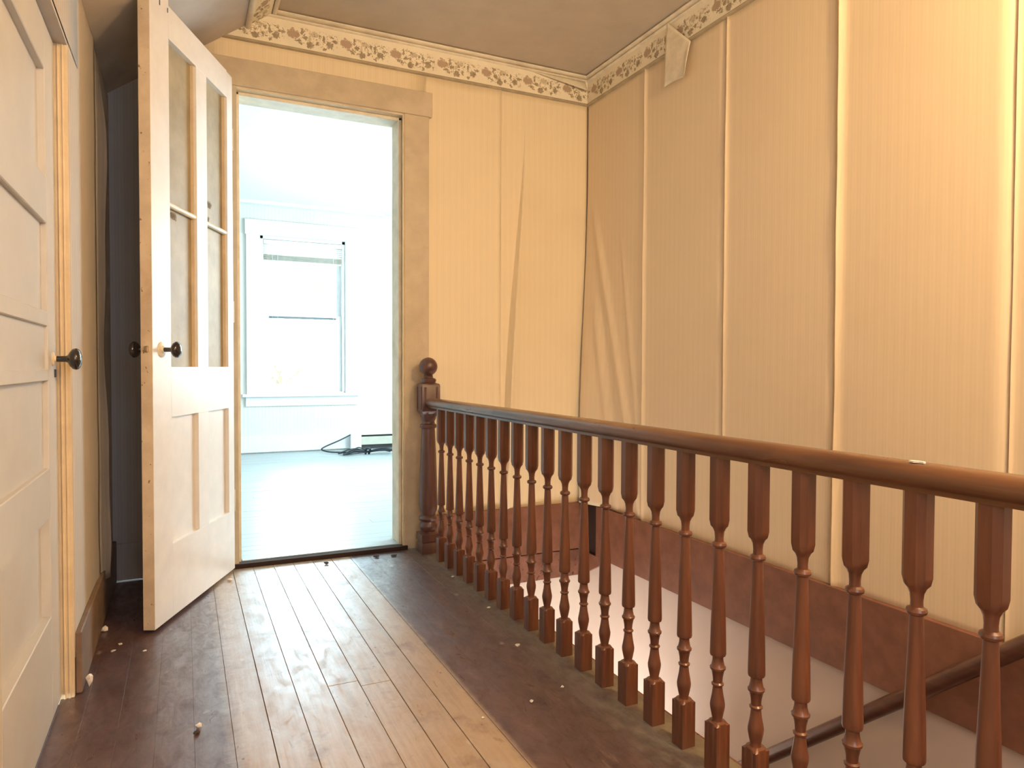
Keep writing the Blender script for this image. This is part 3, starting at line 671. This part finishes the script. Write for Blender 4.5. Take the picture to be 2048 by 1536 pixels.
# ------------------------------------------------------------- back room
rx0, rx1 = -2.2, 3.0
fr = struct(box('floor_room', M['dark'], rx0, rx1, 3.216, YW+.1, -0.15, RF-.016), 'floorboards of the bright room beyond the doorway, pale from sheen put into the colour', 'floor')
y = 3.216; i = 0
while y < YW:
    y1 = min(y+0.083, YW)
    bm = bmesh.new(); xs = [rx0, random.uniform(-1, 2.5), rx1]
    if i % 2: xs = [rx0, rx1]
    if i < 2: xs = [.19+.001 if i == 0 else rx0, rx1] if i else [0.225, 0.93]
    for a, b_ in zip(xs, xs[1:]):
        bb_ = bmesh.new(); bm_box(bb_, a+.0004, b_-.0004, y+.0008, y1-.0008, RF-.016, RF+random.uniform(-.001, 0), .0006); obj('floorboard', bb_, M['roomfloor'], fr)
    bm.free(); y = y1; i += 1
wrm = struct(box('wall_room_left', M['room_white'], rx0-.1, rx0, 3.33, YW+.1, -.1, 2.6), 'left wall of the bright back room', 'wall')
bm = bmesh.new()
bm_box(bm, rx1, rx1+.1, 3.33, 4.45, -.1, 2.6); bm_box(bm, rx1, rx1+.1, 6.15, YW+.1, -.1, 2.6); bm_box(bm, rx1, rx1+.1, 4.45, 6.15, -.1, .65); bm_box(bm, rx1, rx1+.1, 4.45, 6.15, 2.2, 2.6)
struct(obj('wall_room_right', bm, M['room_white']), 'right wall of the bright back room with an unseen side opening added for light', 'wall')
bm = bmesh.new(); bm_box(bm, rx0, -.42, 3.23, 3.335, -.1, 2.6); bm_box(bm, 2.10, rx1, 3.23, 3.335, -.1, 2.6)
struct(obj('wall_room_near', bm, M['room_white']), 'near wall of the back room on either side of the hall', 'wall')
struct(box('ceiling_room', M['room_white'], rx0, rx1, 3.335, YW+.1, 2.442, 2.60), 'white ceiling of the bright back room', 'ceiling')
# window wall
wx0, wx1, wz0, wz1 = 0.672, 1.486, 0.615, 2.130
bm = bmesh.new()
bm_box(bm, rx0, wx0, YW, YW+.14, -.1, 2.6); bm_box(bm, wx1, rx1, YW, YW+.14, -.1, 2.6); bm_box(bm, wx0, wx1, YW, YW+.14, -.1, wz0); bm_box(bm, wx0, wx1, YW, YW+.14, wz1, 2.6)
ww = struct(obj('wall_room_window', bm, M['paper_room']), 'far wall of the back room with faded patterned paper below the window', 'wall')
box('ceiling_return', M['room_white'], rx0, 1.86, YW-0.10, YW, 2.412, 2.442, ww)
win = empty('window_1', (1.08, YW, wz0)); struct(win, 'white double-hung sash window with raised blinds in the bright back room', 'window')
def wbx(name, x0, x1, y0, y1, z0, z1, mat=None, bev=.002): return at(box(name, mat or M['room_trim'], x0, x1, y0, y1, z0, z1, bev=bev), win)
wbx('side_casing', 0.545, wx0, YW-.02, YW, .60, wz1); wbx('side_casing', wx1, 1.612, YW-.02, YW, .60, wz1); wbx('head_casing', 0.535, 1.625, YW-.025, YW, wz1, 2.275)
wbx('window_sill', 0.505, 1.632, YW-.055, YW+.05, .572, .600); wbx('apron', 0.535, 1.615, YW-.018, YW, .480, .572)
wbx('frame_side', wx0, wx0+.03, YW+.0, YW+.13, wz0, wz1); wbx('frame_side', wx1-.03, wx1, YW, YW+.13, wz0, wz1); wbx('frame_head', wx0, wx1, YW, YW+.13, wz1-.03, wz1)
def sash(x0, x1, z0, z1, y, sw, rb, rt_):
    s = wbx('sash', x0, x0+sw, y, y+.03, z0, z1)
    for (a, b_, c, d) in ((x1-sw, x1, z0, z1), (x0+sw, x1-sw, z0, z0+rb), (x0+sw, x1-sw, z1-rt_, z1)):
        o = box('sash_rail', M['room_trim'], a, b_, y, y+.03, c, d, bev=.002); o.parent = s; o.matrix_parent_inverse = Matrix.Translation(win.location).inverted() @ Matrix.Translation(win.location)
        o.matrix_parent_inverse = Matrix.Identity(4)
    g = box('pane', M['glass'], x0+sw-.003, x1-sw+.003, y+.013, y+.017, z0+rb-.003, z1-rt_+.003); g.parent = s
    return s
sash(wx0+.03, wx1-.03, wz0, 1.375, YW+.03, .055, .075, .035)
sash(wx0+.03, wx1-.03, 1.340, wz1-.03, YW+.065, .045, .035, .05)
wbx('meeting_rail', wx0+.085, wx1-.085, YW+.024, YW+.030, 1.338, 1.358, M['meet'], 0)['label'] = 'meeting rail strip coloured dark grey for its backlit shade'  # backlit shade of the rail is put into this strip's colour
bl = empty('window_blind', (1.08, YW+.01, 2.09)); tag(bl, 'white slatted blind drawn up at the top of the back room window', 'blind')
at(box('headrail', M['blind'], wx0+.034, wx1-.034, YW-.006, YW+.026, 2.055, 2.095, bev=.002), bl)
for k in range(5): at(box('slat', M['blind'], wx0+.036, wx1-.036, YW-.004, YW+.024, 2.046-.020*k-.012, 2.046-.020*k-.004, bev=0), bl)
for k in range(5): at(box('slat', M['blindd'], wx0+.036, wx1-.036, YW-.004, YW+.024, 1.950-.010*k-.007, 1.950-.010*k, bev=0), bl)
at(box('bottom_rail', M['blind'], wx0+.036, wx1-.036, YW-.005, YW+.025, 1.885, 1.900, bev=.003), bl)
for x, zl in ((wx0+.11, 1.0), (wx0+.16, 1.2), (wx1-.12, 1.25)):
    bm = bmesh.new(); bm_tube(bm, [(x, YW-.008, 2.06), (x+.004, YW-.008, 1.6), (x, YW-.008, zl)], .0022, 6); at(obj('cord', bm, M['blind']), bl)
struct(box('baseboard_room', M['room_trim'], rx0, 1.62, YW-.02, YW, RF+.012, .19, bev=.002), 'white skirting under the back room window', 'skirting')
ht = empty('baseboard_heater', (2.1, YW, RF)); tag(ht, 'long low cream baseboard heater on the far wall of the back room', 'heater')
at(box('end_cap', M['room_trim'], 1.525, 1.635, YW-.075, YW, RF, .185, bev=.004), ht)
at(box('back_plate', M['steel'], 1.635, 2.9, YW-.02, YW, RF+.005, .175), ht)
at(box('top_cover', M['room_trim'], 1.635, 2.9, YW-.06, YW, .168, .182, bev=.002), ht)
at(box('front_cover', M['heater'], 1.635, 2.9, YW-.07, YW-.06, .068, .150, bev=.003), ht)
# cable
cb = tag(None or empty('coiled_cable', (1.6, 6.6, RF)), 'tangled black cable lying on the back room floor beside the heater', 'cable')
bm = bmesh.new()
def curve_pts(ctrl, n=10):
    P_ = [Vector(c) for c in ctrl]; out = []
    for i in range(len(P_)-1):
        p0, p1, p2, p3 = P_[max(i-1, 0)], P_[i], P_[i+1], P_[min(i+2, len(P_)-1)]
        for k in range(n):
            t = k/n; out.append(0.5*((2*p1)+(-p0+p2)*t+(2*p0-5*p1+4*p2-p3)*t*t+(-p0+3*p1-3*p2+p3)*t*t*t))
    out.append(P_[-1]); return out
bm_tube(bm, curve_pts([(1.53, YW-.05, .175), (1.40, YW-.13, .13), (1.25, YW-.16, .075), (1.22, YW-.19, .05), (1.30, 6.85, RF+.01), (1.45, 6.70, RF+.02), (1.60, 6.60, RF+.03)]), .007, 8)
at(obj('lead', bm, M['cable'], smooth=60), cb)
rnd = random.Random(11)
for q in range(9):
    bm = bmesh.new(); a0 = rnd.uniform(-.3, .3) + (0 if q % 2 else math.pi); L = rnd.uniform(.14, .30) if q % 2 == 0 else rnd.uniform(.22, .46); wd = rnd.uniform(.02, .07)
    dx, dy = math.cos(a0), math.sin(a0)*1.4; c0 = Vector((1.60, 6.62, RF+.02)); hh = .012+q*.004
    pts = [c0, c0+Vector((dx*L*.5-dy*wd, dy*L*.5+dx*wd, hh-.01)), c0+Vector((dx*L, dy*L, -.010)), c0+Vector((dx*L*.5+dy*wd, dy*L*.5-dx*wd, hh)), c0+Vector((0, 0, .01))]
    bm_tube(bm, curve_pts(pts, 7), .006, 7); at(obj('loop', bm, M['cable'], smooth=60), cb)
bm = bmesh.new(); bm_tube(bm, curve_pts([(1.585, 6.64, RF+.0), (1.58, 6.60, RF+.05), (1.60, 6.57, RF+.06), (1.62, 6.60, RF+.05), (1.615, 6.64, RF+.0)]), .010, 8); at(obj('tie', bm, M['cable'], smooth=60), cb)

# ------------------------------------------------------------- trees outside
def tree(cx, cy, cz, rx, ry, rz, n, seed, label):
    rnd = random.Random(seed); root = empty('tree', (cx, cy, cz-rz-1.5)); tag(root, label, 'tree')
    bm = bmesh.new()
    for k in range(n):
        while True:
            p = Vector((rnd.uniform(-1, 1), rnd.uniform(-1, 1), rnd.uniform(-1, 1)))
            if .35 < p.length < 1: break
        p = Vector((cx+p.x*rx, cy+p.y*ry, cz+p.z*rz)); a = Vector((rnd.uniform(-1, 1), rnd.uniform(-1, 1), rnd.uniform(-1, 1))).normalized()
        b_ = a.orthogonal().normalized(); s = rnd.uniform(.03, .07)
        vs = [bm.verts.new(p+a*s), bm.verts.new(p+b_*s*.5), bm.verts.new(p-a*s), bm.verts.new(p-b_*s*.5)]; bm.faces.new(vs)
    fo = at(obj('foliage', bm, M['leafm']), root); fo['kind'] = 'stuff'
    bm = bmesh.new(); bm_tube(bm, [(cx, cy, cz-rz-1.5), (cx+.05, cy, cz-rz*.5), (cx-.05, cy, cz+rz*.4)], [.12, .08, .03], 10)
    for q in range(6):
        t = rnd.uniform(0, 2*math.pi); z = cz+rnd.uniform(-.6, .2)*rz
        bm_tube(bm, [(cx, cy, z), (cx+math.cos(t)*rx*.4, cy+math.sin(t)*ry*.4, z+.25*rz), (cx+math.cos(t)*rx*.8, cy+math.sin(t)*ry*.8, z+.35*rz)], [.04, .025, .01], 6)
    at(obj('trunk', bm, M['bark'], smooth=60), root)
tree(1.6, 13.0, 0.3, 1.3, 1.0, 1.3, 2600, 3, 'leafy tree low outside the window, seen through the lower sash')
tree(3.1, 14.5, 1.9, 0.9, 0.9, 1.4, 1800, 5, 'taller tree outside, at the right of the upper sash')

# ------------------------------------------------------------- debris on the hall floor
def crumb(x, y, s, mat, label, seed, z=0.0, flat=.5):
    rnd = random.Random(seed); bm = bmesh.new(); bmesh.ops.create_icosphere(bm, subdivisions=1, radius=s)
    for v in bm.verts:
        v.co *= rnd.uniform(.65, 1.25); v.co.z *= flat; v.co.x *= rnd.choice([1, 1.25])
    mn = min(v.co.z for v in bm.verts)
    for v in bm.verts: v.co.z -= mn
    o = obj('plaster_crumb' if mat is M['chipw'] else 'dirt_crumb', bm, mat, None, None, (x, y, z)); tag(o, label, 'debris', 'crumbs scattered on the hall floor'); return o
W_, D_ = M['chipw'], M['chipd']
crumb(.937, 1.928, .0085, W_, 'largest white plaster crumb near the feet of the middle balusters', 1)
crumb(.811, 1.585, .006, W_, 'white plaster crumb alone on the red brown painted boards', 2)
crumb(-.114, 2.369, .006, W_, 'small white crumb just in front of the open door corner', 3)
crumb(.026, 1.812, .007, W_, 'white flake leaning on a dark crumb in the left foreground', 4, flat=1.0)
crumb(.021, 1.782, .008, D_, 'dark crumb beside a white flake in the left foreground', 5)
crumb(.164, 3.006, .010, W_, 'white crumb by the hinge side of the open door', 6)
crumb(.999, 2.674, .008, W_, 'pale crumb at the foot of the third baluster from the newel', 7)
crumb(.988, 2.274, .008, W_, 'pale crumb at the foot of the sixth baluster from the newel', 8)
crumb(.565, 3.087, .012, D_, 'dark dirt clump in front of the middle of the doorway', 9)
crumb(.79, 3.105, .014, D_, 'dark dirt clump near the right end of the doorway gap', 10, flat=.3)
crumb(.868, 3.092, .015, D_, 'flat dark splinter at the right jamb of the doorway', 11, flat=.25)
crumb(-.20, 2.41, .009, W_, 'pale splinter on the shaded floor left of the open door', 12, flat=.3)
crumb(-.185, 2.46, .007, W_, 'smaller pale splinter on the shaded floor behind the open door', 13, flat=.3)
crumb(-.238, 2.60, .011, W_, 'white plaster lump against the left skirting further back', 14, flat=1.3)
crumb(-.238, 2.17, .011, W_, 'white plaster lump at the foot of the closed door jamb', 15, flat=1.6)
crumb(.926, 1.624, .006, W_, 'tiny white crumb on the dusty edge, nearest to the foreground', 16)
crumb(.664, 1.563, .005, W_, 'tiny white crumb on the line where the paint begins', 17)
